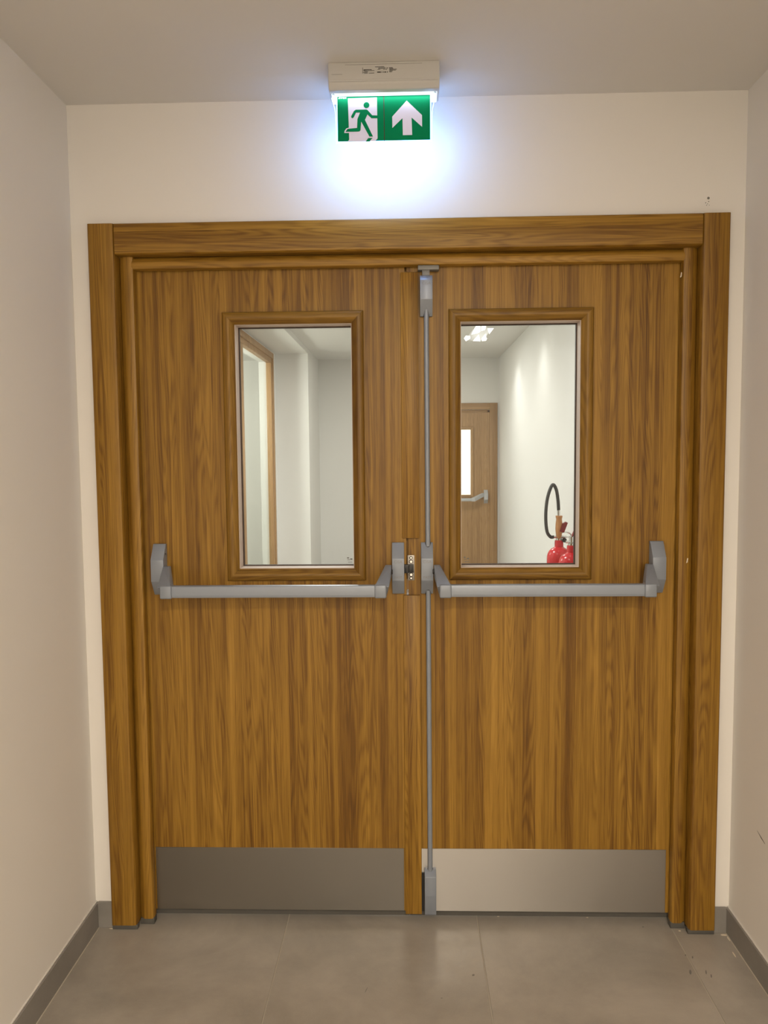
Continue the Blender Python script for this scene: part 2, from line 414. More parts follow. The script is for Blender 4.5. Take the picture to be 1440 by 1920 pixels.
# skirting tiles with a light bead of caulk on top
bl = S('baseboard_left', 'grey tile skirting along the foot of the left wall', M_SKIRT, XL, XL + .01, -2.2, -0.0, 0, 0.086, 'baseboard', 0.001)
br = S('baseboard_right', 'grey tile skirting along the foot of the right wall', M_SKIRT, XR - .01, XR, -2.2, -0.0, 0, 0.084, 'baseboard', 0.001)
B('caulk', M_WALL, bl, XL, XL + .005, -2.2, 0, 0.086, 0.090, 0.001)
B('caulk', M_WALL, br, XR - .005, XR, -2.2, 0, 0.084, 0.088, 0.001)
B('grout_line', M_GROUT, bl, XL + .01, XL + .013, -2.2, -0.01, 0, 0.0015)
B('grout_line', M_GROUT, br, XR - .013, XR - .01, -2.2, -0.01, 0, 0.0015)
S('baseboard_front', 'short piece of grey skirting left of the door frame', M_SKIRT, XL + .01, -0.991, -0.010, 0, 0, 0.088, 'baseboard', 0.001)
S('baseboard_front', 'short piece of grey skirting right of the door frame', M_SKIRT, 0.991, XR - .01, -0.010, 0, 0, 0.085, 'baseboard', 0.001)
# specks and scuffs on the floor tiles, caulk smears in the corners
bm = bmesh.new()
for (x, y, a_, b_) in [(.190, -.229, .004, .004), (.846, -.205, .0035, .011), (.878, -.135, .002, .006), (.893, -.205, .002, .010), (.902, -.222, .002, .008), (.772, .020, .0035, .002), (.860, -.125, .002, .004), (.09, -.33, .003, .001), (-.13, -.30, .001, .012)]:
    prism(bm, [(x + a_ * math.cos(t_) + b_ * .3 * math.sin(t_), y + b_ * math.sin(t_)) for t_ in [k_ * PI / 4 for k_ in range(8)]], 'z', 0, .0005)
link('dark_speck', bm, M_GREYINK, floor)
bm = bmesh.new()
for (x, y, a_, b_) in [(1.022, -.02, .012, .004), (1.028, -.04, .003, .012), (.60, .070, .004, .002), (.30, .072, .004, .002), (-.985, -.014, .018, .003), (1.012, -.12, .002, .014), (.885, .0, .004, .003)]:
    prism(bm, [(x + a_ * math.cos(t_), y + b_ * math.sin(t_)) for t_ in [k_ * PI / 4 for k_ in range(8)]], 'z', 0, .0008)
link('caulk_smear', bm, M_CHIP, floor)
# marks on the walls
bm = bmesh.new()
for (x, z, r) in [(0.929, 2.343, 0.004), (0.930, 2.333, 0.0016), (0.927, 2.326, 0.0012), (0.921, 2.329, 0.0015), (0.932, 2.322, 0.001), (0.924, 2.322, 0.0013)]:
    cyl(bm, (x, 0, z), (x, -0.0006, z), r, seg=9)
link('scuff_mark', bm, M_GREYINK, wall_front)
bm = bmesh.new(); hull(bm, [(XR - .0006, -0.186, 0.4355), (XR - .0006, -0.212, 0.4275), (XR - .0006, -0.241, 0.4195), (XR - .0006, -0.215, 0.4245), (XR, -0.19, 0.434), (XR, -0.238, 0.421), (XR, -0.214, 0.4245)])
link('scratch_mark', bm, M_INK, wall_right)

# ---------------------------------------------------------------- door frame
frame = empty('trim_1', (0, 0, 0), 'oak veneer double door frame with flat architraves set in the cream wall', 'door frame', kind='structure')
def mir(poly, s): return [(s * x, y) for x, y in poly]
arch = [(-.991, 0), (-.991, -.017), (-.9895, -.0195), (-.987, -.0205), (-.918, -.0205), (-.912, -.019), (-.9085, -.0145), (-.9075, -.008), (-.9075, .024), (-.934, .024), (-.934, 0)]
jamb = [(-.934, .025), (-.9075, .025), (-.9055, .020), (-.900, .016), (-.894, .0115), (-.888, .010), (-.868, .010), (-.8625, .0125), (-.860, .018), (-.860, .0385), (-.880, .0385), (-.880, DY), (-.934, DY)]
for s in (-1, 1):
    bm = bmesh.new(); prism(bm, mir(arch, -s), 'z', 0.015, 2.2935); link('architrave', bm, M_TRIMZ, frame, True)
    bm = bmesh.new(); prism(bm, mir(jamb, -s), 'z', 0.020, 2.198); link('jamb', bm, M_TRIMZ, frame, True)
    B('silicone_bead', M_SILIC, frame, *sorted((s * .990, s * .905)), -.0185, 0.0, 0, .016, .002)
    B('silicone_bead', M_SILIC, frame, *sorted((s * .905, s * .859)), .012, 0.04, 0, .022, .002)
    # dark reveal beside the leaf edge
def prof_head(z0, zsign):  # (y,z)
    return [(y, z) for y, z in zsign]
headp = [(0, 2.2935), (-.0165, 2.2935), (-.0195, 2.2915), (-.0205, 2.289), (-.0205, 2.2085), (-.019, 2.2025), (-.0145, 2.1995), (-.008, 2.1985), (.024, 2.1985), (.024, 2.256), (0, 2.256)]
bm = bmesh.new(); prism(bm, headp, 'x', -.9070, .9070); link('architrave_head', bm, M_TRIMX, frame, True)
jh = [(.025, 2.225), (.025, 2.198), (.020, 2.196), (.016, 2.191), (.0121, 2.186), (.0107, 2.180), (.0107, 2.166), (.0129, 2.161), (.018, 2.159), (.0385, 2.159), (.0385, 2.171), (DY, 2.171), (DY, 2.225)]
bm = bmesh.new(); prism(bm, jh, 'x', -.8670, .8670)
link('jamb_head', bm, M_TRIMX, frame, True)
kb = B('strike_keeper', M_PAINT_D, frame, .039, .105, .012, .044, 2.1445, 2.1585, .0015); kb['label'] = 'grey metal bolt keeper under the frame head'
for (x, z, y) in ((0.8545, 2.115, 0.012), (0.8895, 1.222, 0.0095)):
    bm = bmesh.new(); hull(bm, [(x - .003, y, z - .007), (x + .002, y, z - .004), (x + .003, y, z + .008), (x, y, z + .010), (x, y - .0015, z)]); link('paint_chip', bm, M_CHIP, frame)

# ---------------------------------------------------------------- door leaves
LY0, LY1 = 0.045, 0.105
def leaf_mesh(x0, x1, z0, z1, wx0, wx1, wz0, wz1):
    bm = bmesh.new()
    box(bm, x0, wx0, LY0, LY1, z0, z1); box(bm, wx1, x1, LY0, LY1, z0, z1)
    box(bm, wx0, wx1, LY0, LY1, z0, wz0); box(bm, wx0, wx1, LY0, LY1, wz1, z1)
    bmesh.ops.remove_doubles(bm, verts=bm.verts[:], dist=1e-5)
    return bm
BEAD = [(0, LY0 + .0005), (0, LY0 - .009), (.002, LY0 - .013), (.006, LY0 - .0155), (.020, LY0 - .0155), (.023, LY0 - .014), (.034, LY0 - .007), (.0375, LY0 - .003), (.0385, LY0 + .0005)]
BEADB = [(o, 2 * LY0 + (LY1 - LY0) - y) for o, y in BEAD]
def hex_case(parent, name, x0, x1, label=None, zt=1.2835, zb=1.1165, zt2=1.2345, zb2=1.1645, yf=0.002, yb=LY0, ro=0.012):
    bm = bmesh.new()
    prism(bm, [(yb, zt), (yb - ro, zt), (yf, zt2), (yf, zb2), (yb - ro, zb), (yb, zb)], 'x', x0, x1, 0.0012)
    o = link(name, bm, M_PAINT, parent, True)
    if label: o['label'] = label
    return o
def arm(parent, xc, s):
    """lever arm from the case edge xc, leaning toward direction s (+1 right, -1 left)"""
    bm = bmesh.new()
    a0, a1 = xc + s * .002, xc + s * .0215; c0, c1 = xc + s * .016, xc + s * .053
    hull(bm, [(a0, .012, 1.214), (a1, .012, 1.214), (a0, -.010, 1.214), (a1, -.010, 1.214), (a0, .020, 1.178), (a1, .020, 1.178),
              (c0 - s * .006, -.055, 1.150), (c1 - s * .003, -.055, 1.152), (c0 - s * .008, -.0915, 1.160), (c1 - s * .003, -.0915, 1.167), (c0, -.060, 1.128), (c1, -.060, 1.128)])
    bmesh.ops.bevel(bm, geom=bm.edges[:], offset=.001, segments=1, affect='EDGES')
    box(bm, min(c0, c1), max(c0, c1), -.096, -.062, 1.1245, 1.1665, .005, 3)
    link('lever_arm', bm, M_PAINT, parent, True)
    bm = bmesh.new(); cyl(bm, (xc - s * .002, .006, 1.193), (xc + s * .003, .006, 1.193), .009, seg=16); link('pivot_pin', bm, M_DARK, parent, True)
def rod_notch(parent, x, y, z0, z1):
    bm = bmesh.new(); cyl(bm, (x, y + .0025, z0), (x, y + .0025, z1), .0096, seg=20); return link('rod_notch_shade', bm, M_DARK, parent, True)  # dark collar stands in for the shaded notch around the rod
def emboss(parent, x, yf):
    text('embossed_text', 'CISA', M_PAINT_D, parent, x, 1.2245, yf - .0002, .0125, .0002, 0, 1.05)
    text('embossed_text', 'FAST', M_PAINT_D, parent, x, 1.1745, yf - .0002, .0115, .0002, 0, 1.0)

def make_leaf(name, label, x0, x1, wx, px, plate_mat):
    L = empty(name, ((x0 + x1) / 2, (LY0 + LY1) / 2, 0.035), label, 'door', kind='structure')
    bm = leaf_mesh(x0, x1, .035, 2.166, wx[0] + .036, wx[1] - .036, 1.197, 1.991)
    link('door_panel', bm, M_WOODZ, L)
    vw = empty('vision_panel', (0, 0, 0)); vw.parent = L; vw.location = Vector(((wx[0] + wx[1]) / 2, LY0, 1.6)) - wloc(L)
    mitred(vw, 'glazing_bead', wx[0], wx[1], 1.1605, 2.0265, BEAD, M_BEADZ, M_BEADX)
    mitred(vw, 'rear_glazing_bead', wx[0], wx[1], 1.1605, 2.0265, BEADB, M_TRIMZ, M_TRIMX)
    # opening reveal with bright light painted in as cream, dark gasket against the pane, pane
    ix0, ix1, iz0, iz1 = wx[0] + .036, wx[1] - .036, 1.197, 1.991
    mitred(vw, 'opening_reveal', ix0, ix1, iz0, iz1, [(0, LY0 + .001), (.004, LY0 + .001), (.004, LY1 + .018), (0, LY1 + .018)], M_REVEAL, M_REVEAL)
    mitred(vw, 'gasket', ix0 + .0035, ix1 - .0035, iz0 + .0035, iz1 - .0035, [(0, LY0 + .050), (.0035, LY0 + .050), (.0035, LY0 + .064), (0, LY0 + .064)], M_GASKET, M_GASKET)
    g = B('glass_pane', M_GLASS, vw, ix0 + .005, ix1 - .005, LY0 + .053, LY0 + .059, iz0 + .005, iz1 - .005)
    B('light_stop_strip', M_SILIC, L, x0 - .003, x1 + .003, LY0 + .020, LY0 + .040, .007, .036)  # added dark strip that stops light leaking under the leaf
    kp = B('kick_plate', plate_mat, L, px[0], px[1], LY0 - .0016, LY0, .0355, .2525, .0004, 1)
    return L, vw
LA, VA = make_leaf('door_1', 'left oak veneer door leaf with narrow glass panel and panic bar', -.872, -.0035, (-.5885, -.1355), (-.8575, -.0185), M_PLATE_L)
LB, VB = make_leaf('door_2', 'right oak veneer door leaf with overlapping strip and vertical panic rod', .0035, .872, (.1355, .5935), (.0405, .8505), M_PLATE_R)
# tiny etched stamps on the panes
for vw, x in ((VA, -.192), (VB, .196)):
    for (dx, dz, w_, h_) in ((-.006, .012, .006, .004), (-.004, .006, .008, .0018), (.005, .008, .007, .0045), (.001, -.002, .014, .0015)):
        B('etched_stamp', M_GREYINK, vw, x + dx - w_ / 2, x + dx + w_ / 2, LY0 + .0525, LY0 + .053, 1.214 + dz - h_ / 2, 1.214 + dz + h_ / 2)
# added wood filler blocking light through the gap above and below the latch
B('gap_filler', M_TRIMZ, LA, -.0035, .0034, LY0 + .018, LY1 - .004, 1.160, 2.165)
B('gap_filler', M_TRIMZ, LA, -.0035, .0034, LY0 + .018, LY1 - .004, .036, 1.108)

# overlapping cover strip of the right leaf, cut out around the latch
st = B('cover_strip', M_TRIMZ, LB, -.0160, .0390, LY0 - .0125, LY0, 1.2975, 2.1425, .0015)
st = B('cover_strip', M_TRIMZ, LB, -.0140, .0405, LY0 - .0125, LY0, .0300, 1.1105, .0015)
# latch keeper on the right leaf
kp = empty('latch_keeper', (0, 0, 0)); kp.parent = LB; kp.location = Vector((.011, LY0, 1.2)) - wloc(LB)
B('keeper_plate', M_STEELP, kp, .0005, .0230, LY0 - .004, LY0, 1.1590, 1.2415, .0008)
B('latch_bolt', M_BLACK, kp, -.0115, .0040, LY0 - .015, LY0 - .002, 1.1845, 1.2120, .001)
B('latch_roller', M_BLACK, kp, .0045, .0200, LY0 - .012, LY0 - .003, 1.1845, 1.2120, .0015)
for z in (1.1660, 1.1775, 1.2200, 1.2330):
    bm = bmesh.new(); rr = .0042 if z in (1.1660, 1.2330) else .0055
    cyl(bm, (.0115, LY0 - .0042, z), (.0115, LY0 - .0046, z), rr + .0012, seg=16); s_ = link('screw_recess', bm, M_DARK, kp, True)
    bm = bmesh.new(); cyl(bm, (.0118, LY0 - .0045, z), (.0118, LY0 - .0058, z), rr - .0012, seg=14)
    link('screw', bm, M_CHROME, kp, True)

# panic bars -------------------------------------------------
def bar(parent, x0, x1):
    bm = bmesh.new()
    prof = [(-.0655, 1.1280), (-.0655, 1.1630), (-.0690, 1.1645), (-.0850, 1.1645), (-.0885, 1.1625), (-.0905, 1.1560), (-.0905, 1.1330), (-.0885, 1.1315), (-.0885, 1.1285), (-.0860, 1.1265)]
    prism(bm, prof, 'x', x0, x1)
    bmesh.ops.bevel(bm, geom=[e for e in bm.edges if abs(e.verts[0].co.x - e.verts[1].co.x) > .1], offset=.0010, segments=2, affect='EDGES')
    link('push_bar', bm, M_PAINT, parent, True)
def panic(leaf, tagtxt):
    p = empty('panic_bar', (0, 0, 0)); p.parent = leaf; p.location = Vector((wloc(leaf).x, LY0, 1.2)) - wloc(leaf)
    p['label'] = tagtxt; return p
PA = panic(LA, 'silver grey panic push bar across the left leaf')
hex_case(PA, 'end_case', -.8310, -.7895, yf=.0015); bm = bmesh.new(); cyl(bm, (-.790, .026, 1.252), (-.7885, .026, 1.252), .0022, seg=10); link('screw', bm, M_DARK, PA, True)
hex_case(PA, 'centre_case', -.0495, -.0105, yf=.0015)
arm(PA, -.7895, 1); arm(PA, -.0495, -1); bar(PA, -.7370, -.1020); emboss(PA, -.030, .0015)
PB = panic(LB, 'silver grey panic push bar across the right leaf')
hex_case(PB, 'end_case', .7795, .8215, yf=.0015)
hex_case(PB, 'centre_case', .0440, .0825, yf=.0015)
arm(PB, .7795, -1); arm(PB, .0825, 1); bar(PB, .1350, .7270); emboss(PB, .0632, .0015)
# vertical rods with top and bottom bolts
def rod_x(z): return .0690 - (z - .18) * .0022
VR = empty('vertical_bolt', (0, 0, 0)); VR.parent = LB; VR.location = Vector((.066, LY0, 1.1)) - wloc(LB)
VR['label'] = 'silver grey vertical bolt rod with top and bottom cases'
for (z0, z1) in ((1.272, 2.035), (.172, 1.128)):
    bm = bmesh.new(); cyl(bm, (rod_x(z0), .0300, z0), (rod_x(z1), .0300, z1), .0080, seg=24); link('rod', bm, M_PAINT, VR, True)
rod_notch(PB, .0666, .0310, 1.262, 1.2850); rod_notch(PB, .0669, .0310, 1.1150, 1.138)
xt = .0648
bm = bmesh.new(); prism(bm, [(LY0, 2.1280), (.0165, 2.1280), (.0080, 2.1125), (.0080, 2.0535), (.0320, 2.0040), (LY0, 2.0040)], 'x', xt - .0197, xt + .0197, .0012)
link('top_case', bm, M_PAINT, VR, True)
B('top_bolt', M_PAINT_D, VR, xt - .0125, xt + .0110, .0165, .0360, 2.1280, 2.1450, .001)
rod_notch(VR, .0650, .0310, 2.0025, 2.0300)
text('embossed_text', 'CISA', M_PAINT_D, VR, xt, 2.102, .0078, .0125, .0002, 0, 1.05)
xb = .0690
bm = bmesh.new(); prism(bm, [(LY0, .1880), (.0290, .1880), (.0080, .1720), (.0080, .1070), (.0180, .0370), (LY0, .0370)], 'x', xb - .0190, xb + .0190, .0010)
link('bottom_case', bm, M_PAINT, VR, True)
B('backing_plate', M_BLACK, VR, .0405, .0500, LY0 - .006, LY0 - .0016, .0370, .1710)
rod_notch(VR, xb, .0310, .1700, .1892)

# ---------------------------------------------------------------- exit sign on the ceiling
sg = empty('exit_sign', (-.057, -.175, 2.66), 'green and white running man exit sign with lit edges hanging from the ceiling', 'sign')
sx0, sx1 = -.2125, .0985
bm = bmesh.new()
prism(bm, [(-.224, 2.660), (-.2245, 2.612), (-.2215, 2.603), (-.2185, 2.5995), (-.2110, 2.5905), (-.1280, 2.5905), (-.1180, 2.5995), (-.1150, 2.612), (-.1150, 2.660)], 'x', sx0, sx1, .003)
hs = link('housing', bm, M_HOUSING, sg, True); hs['label'] = 'off-white sign housing fixed to the ceiling'
B('seam_line', M_GREYINK, hs, -.165, .050, -.2246, -.2238, 2.6525, 2.6530)
B('seam_line', M_GREYINK, hs, -.203, -.173, -.2249, -.2240, 2.6272, 2.6277)
B('rounded_ridge', M_HOUSING, hs, sx0 + .004, sx1 - .004, -.2262, -.2235, 2.6075, 2.6125, .0012)
B('light_strip', M_STRIP, sg, sx0 + .006, sx1 - .006, -.1925, -.1300, 2.5875, 2.5908, .001)
# typography too small to read in the photograph: broken dark lines
LBL = [(-.0680, 2.6455, .026, .0012), (-.0620, 2.6418, .020, .0020), (-.0470, 2.6418, .004, .0022), (-.0700, 2.6385, .008, .0010), (-.0560, 2.6383, .004, .0014), (-.0500, 2.6383, .005, .0014),
       (-.0700, 2.6310, .010, .0034), (-.0618, 2.6310, .002, .0034), (-.0570, 2.6310, .0022, .0034), (-.0525, 2.6310, .0045, .0034), (-.0465, 2.6310, .0022, .0036),
       (-.1010, 2.6385, .022, .0012), (-.1105, 2.6378, .006, .0010), (-.0980, 2.6358, .030, .0011), (-.1060, 2.6335, .010, .0010), (-.1080, 2.6312, .013, .0011), (-.1065, 2.6290, .010, .0010), (-.0910, 2.6290, .015, .0012),
       (-.0370, 2.6425, .011, .0012), (-.0360, 2.6402, .012, .0010), (-.0310, 2.6380, .022, .0011), (-.0320, 2.6358, .018, .0011), (-.0370, 2.6335, .010, .0010), (-.0375, 2.6312, .008, .0010)]
bm = bmesh.new()
for (x, z, w_, h_) in LBL:
    n = max(1, int(w_ / .0016)); st_ = w_ / n
    for i in range(n):
        xa = x - w_ / 2 + i * st_; hh = h_ * (0.75 + 0.25 * ((i * 7) % 3) / 2)
        box(bm, xa, xa + st_ * .82, -.2252, -.2238, z - hh / 2, z + hh / 2)
box(bm, -.1160, -.1150, -.2252, -.2238, 2.6285, 2.6440)
lt = link('small_print', bm, M_INK, hs)
for x in (sx0 + .012, sx1 - .012):
    bm = bmesh.new(); cyl(bm, (x, -.200, 2.5850), (x, -.200, 2.5825), .004, seg=14); link('screw', bm, M_CHROME, sg, True)
# plate hanging below
pyf = -.1785                     # front face of the plate
bm = bmesh.new()
out = [(-.2060, 2.5860), (-.2045, 2.5800), (-.2000, 2.5680), (-.1965, 2.5520), (-.1960, 2.5350), (-.1960, 2.4590), (.0820, 2.4590), (.0820, 2.5350), (.0825, 2.5520), (.0860, 2.5680), (.0905, 2.5800), (.0920, 2.5860)]
prism(bm, [(-.1935, 2.5860), (-.1935, 2.4605), (.0755, 2.4605), (.0755, 2.5860)], 'y', pyf + .001, pyf + .006); pl = link('acrylic_plate', bm, M_ACRYL, sg)
for sgn in (-1, 1):              # clear ears with bright rims curving up to the fixing screws
    cv = [(.1375, 2.4590), (.1385, 2.5350), (.1400, 2.5520), (.1440, 2.5680), (.1475, 2.5780), (.1490, 2.5855)]
    P1 = [(-.0590 + sgn * a, z) for a, z in cv]; P0 = [(-.0590 + sgn * (a - .0014), z) for a, z in cv]
    bm = bmesh.new()
    for k_ in range(len(cv) - 1):
        prism(bm, [P0[k_], P1[k_], P1[k_ + 1], P0[k_ + 1]], 'y', pyf + .0012, pyf + .0058)
    link('lit_rim', bm, M_ACRYL, sg)
    bm = bmesh.new(); prism(bm, [(-.0590 + sgn * .1346, 2.4600)] + P0 + [(-.0590 + sgn * .1346, 2.5855)], 'y', pyf + .0015, pyf + .0055); link('clear_ear', bm, M_GLASS, sg)
px0, px1, pz0, pz1 = -.1915, .0735, 2.4640, 2.5930
G = B('green_field', M_GREEN, sg, px0, px1, pyf - .0004, pyf + .001, pz0, pz1 - .003)
def px2(u, v):                  # u,v in a 260x220 sketch of the plate: x 632..806, y 176..266
    return (px0 + (u - 632.5) / 174.0 * (px1 - px0), pz1 - .003 - (v - 177.0 + (u - 632) * .012) / 89.0 * (pz1 - .003 - pz0))
def sign_poly(name, mat, pts, y, th=.0004): return flat(name, mat, sg, [px2(*p) for p in pts], y, th)
k = 18.0
def q(a, b): return (640 + a / k, 180 + b / k)
sign_poly('doorway_print', M_SIGNW, [q(225, 40), q(1205, 15), q(1215, 1450), q(1135, 1545), q(185, 1570), q(255, 1490)], pyf - .0004)
sign_poly('centre_seam', M_GASKET, [(719.2, 175), (720.4, 175), (721.0, 267), (719.8, 267)], pyf - .0004)
def stroke(a, b, wd):
    ax, ay = a; bx, by = b; d = math.hypot(bx - ax, by - ay); nx, ny = -(by - ay) / d * wd, (bx - ax) / d * wd
    return [(ax + nx, ay + ny), (bx + nx, by + ny), (bx - nx, by - ny), (ax - nx, ay - ny)]
man = [
    [(490, 440), (850, 435), (890, 460), (1040, 640), (1215, 650), (1215, 745), (1015, 745), (880, 610), (795, 800), (1062, 1388), (940, 1388), (668, 860), (640, 1160), (610, 1200), (560, 1210), (130, 1215), (200, 1110), (525, 1080), (540, 770), (632, 540), (495, 540), (415, 710), (375, 738), (335, 715), (330, 665), (430, 480)],
]
white_edge = [(90, 1250), (105, 1170), (160, 1095), (245, 1065), (260, 1110), (260, 1250)]
flat('foot_outline_print', M_SIGNW, sg, [px2(*q(*p)) for p in white_edge], pyf - .0006, .0003)
bm = bmesh.new()
concave(bm, [px2(*q(*p)) for p in man[0]], pyf - .0013, .0006)
c = px2(*q(850, 280)); cyl(bm, (c[0], pyf - .0013, c[1]), (c[0], pyf - .0007, c[1]), .0083, seg=28)
sh = [px2(*q(*p)) for p in [(900, 1440), (1050, 1435), (955, 1535), (960, 1560), (810, 1565)]]
prism(bm, sh, 'y', pyf - .0013, pyf - .0007)
mn = link('running_man_print', bm, M_GREEN, sg)
ar = [(762.5, 187.5), (791.0, 216), (791.2, 239), (771.5, 220.5), (772.5, 254.5), (755.0, 254.8), (754.5, 221.5), (735.5, 240.5), (735.3, 218.5)]
bm = bmesh.new(); concave(bm, [px2(*p) for p in ar], pyf - .0008, .0005)
link('arrow_print', bm, M_SIGNW, sg)
text('maker_print', 'awex', M_WHITEINK, sg, px0 + .0145, pz1 - .0085, pyf - .0009, .0100, .0003, .25, 1.1)

# ---------------------------------------------------------------- near corridor lamps (behind the photographer)
for i, (x, y) in enumerate(NEAR_LAMPS):
    t_ = empty('downlight', (x, y, H), ('round recessed ceiling downlight just behind the photographer', 'round recessed ceiling downlight farther back in the near corridor')[i], 'lamp', 'ceiling downlights behind the photographer')
    bm = bmesh.new(); lathe(bm, x, y, [(.088, H - .001), (.110, H - .001), (.110, H - .006), (.100, H - .010), (.088, H - .004)], 32); link('trim_ring', bm, M_HOUSING, t_, True)
    bm = bmesh.new(); cyl(bm, (x, y, H - .004), (x, y, H - .001), .087, seg=32); link('lens', bm, M_LENS, t_, True)

# ---------------------------------------------------------------- corridor beyond the doors
S('wall_far_right', 'bright right wall of the corridor seen through the right glass', M_FWALL, FXR, FXR + .12, DY, FY + .1, 0, H)
S('wall_far_end', 'pale end wall of the corridor around the distant door', M_FWALL, AX - 1.8, FXR + .12, FY, FY + .12, 0, H)
S('wall_far_pier', 'bright cream wall end seen in the left glass beside the wood framed screen', M_FWALL, AX - .12, FXL, AY, FY, 0, H)
bm = bmesh.new()
box(bm, AX - .12, AX, DY, 2.90, 0, H); box(bm, AX - .12, AX, 5.30, AY, 0, H); box(bm, AX - .12, AX, 2.90, 5.30, 2.50, H); box(bm, AX - .12, AX, 2.90, 5.30, 0, .06)
tag(link('wall_far_left', bm, M_FWALL), 'recessed left wall holding the wood framed glazed screen', 'wall', kind='structure')
bm = bmesh.new(); box(bm, AX - 1.9, FXR + .12, DY, FY + .12, H, H + .12)
tag(link('ceiling_far', bm, M_FWALL), 'pale ceiling of the corridor beyond the doors', 'ceiling', kind='structure')
S('bulkhead', 'shallow dropped ceiling strip above the wood framed screen', M_FWALL, AX - .0, FXL, DY, AY, AZ, H, 'ceiling')
S('floor_far', 'grey floor of the corridor beyond the doors', M_TILE, AX - 1.9, FXR + .12, 0.8, FY + .12, -.12, 0, 'floor')
S('wall_side_room_back', 'pale wall of the room behind the wood framed screen', M_FWALL, AX - 1.9, AX - 1.78, DY, FY, 0, H)
S('wall_side_room_near', 'near end wall of the room behind the screen', M_FWALL, AX - 1.9, AX - .12, DY, DY + .12, 0, H)
pl_ = bpy.data.lights.new('side_room_fill', 'POINT'); pl_.energy = 52; pl_.color = (1.0, 0.97, 0.90); pl_.shadow_soft_size = 0.15
po = bpy.data.objects.new('side_room_fill', pl_); COL.objects.link(po); po.location = (AX - 0.9, 4.4, 2.1)  # added fill that brightens the room behind the screen

# wood framed glazed screen in the left wall (faces +x)
sc_ = empty('window_1', (AX, 4.6, 0), 'pale wood framed glazed screen in the left wall beyond the doors', 'window', kind='structure')
def yframe(y0, y1, z0, z1, wd, xa, xb, nm):
    for (a, b, c_, d) in ((y0, y0 + wd, z0, z1), (y1 - wd, y1, z0, z1)):
        B(nm, M_PALE, sc_, xa, xb, a, b, c_, d, .004)
    for (c_, d) in ((z1 - wd, z1), (z0, z0 + wd)):
        B(nm, M_PALEX, sc_, xa, xb, y0 + wd, y1 - wd, c_, d, .004)
yframe(2.86, 5.385, .05, 2.590, .055, AX - .005, AX + .018, 'screen_architrave')
yframe(2.91, 5.335, .09, 2.540, .050, AX - .045, AX + .006, 'screen_frame')
B('mullion', M_PALE, sc_, AX - .045, AX + .006, 3.86, 3.96, .14, 2.49, .004)
for (a, b) in ((2.96, 3.86), (3.96, 5.285)): B('screen_glass', M_GLASS2, sc_, AX - .030, AX - .024, a, b, .14, 2.49)

# distant single door in the end wall
FD = empty('door_3', (.46, FY, 0), 'distant oak door with lit glass panel and panic bar at the corridor end', 'door', kind='structure')
dx0, dx1, dz = -.12, 1.040, 2.150
for (a, b) in ((dx0, dx0 + .09), (dx1 - .085, dx1)):
    B('architrave', M_PALE, FD, a, b, FY - .022, FY, 0, dz, .004)
    B('jamb', M_PALE, FD, *((a + .085, a + .12) if a < 0 else (b - .117, b - .083)), FY - .012, FY, 0, dz - .08, .004)
B('architrave_head', M_PALEX, FD, dx0 + .09, dx1 - .085, FY - .021, FY, dz - .075, dz, .004)
B('jamb_head', M_PALEX, FD, dx0 + .085, dx1 - .085, FY - .012, FY, dz - .112, dz - .078, .004)
B('door_panel', M_PALE, FD, dx0 + .11, dx1 - .11, FY - .006, FY, .01, dz - .11)
mitred(FD, 'glazing_bead', .30, .770, 1.07, 1.885, [(0, FY - .006), (0, FY - .016), (.004, FY - .020), (.024, FY - .020), (.036, FY - .010), (.037, FY - .006)], M_PALE, M_PALEX)
B('glass_pane', M_LITPANE, FD, .335, .735, FY - .010, FY - .006, 1.106, 1.85)
PC = empty('panic_bar', (0, 0, 0)); PC.parent = FD; PC.location = Vector((.6, FY, 1.1)) - wloc(FD)
PC['label'] = 'silver grey panic bar on the distant door'
bm = bmesh.new(); prism(bm, [(FY - .006, 1.160), (FY - .012, 1.160), (FY - .060, 1.118), (FY - .060, 1.050), (FY - .012, 1.005), (FY - .006, 1.005)], 'x', .885, .930, .001); link('end_case', bm, M_PAINT_LIT, PC, True)
bm = bmesh.new(); hull(bm, [(.884, FY - .04, 1.125), (.860, FY - .04, 1.125), (.884, FY - .05, 1.085), (.860, FY - .05, 1.085), (.775, FY - .11, 1.072), (.735, FY - .11, 1.072), (.775, FY - .11, 1.035), (.735, FY - .11, 1.035), (.775, FY - .13, 1.072), (.735, FY - .13, 1.072), (.775, FY - .13, 1.035), (.735, FY - .13, 1.035)])
link('lever_arm', bm, M_PAINT_LIT, PC)
B('push_bar', M_PAINT_LIT, PC, .12, .74, FY - .13, FY - .108, 1.036, 1.071, .005)

# downlights of the far corridor: small glare-free recessed fittings close to the right wall
for i, (x, y, p) in enumerate(FAR_LAMPS):
    t_ = empty('downlight', (x, y, H), 'small recessed downlight by the far right wall, ' + ('above the extinguishers', 'beside the faceted lamp', 'closest to the distant door', '')[i] if x > 0 else 'small recessed downlight lighting the cream wall end beyond the doors', 'lamp', 'downlights beyond the doors')
    bm = bmesh.new(); lathe(bm, x, y, [(.022, H - .0005), (.030, H - .0005), (.030, H - .002), (.022, H - .002)], 24); link('trim_ring', bm, M_FWALL, t_, True)
    bm = bmesh.new(); cyl(bm, (x, y, H - .0015), (x, y, H - .0005), .0215, seg=24); link('lens', bm, M_LENSD, t_, True)

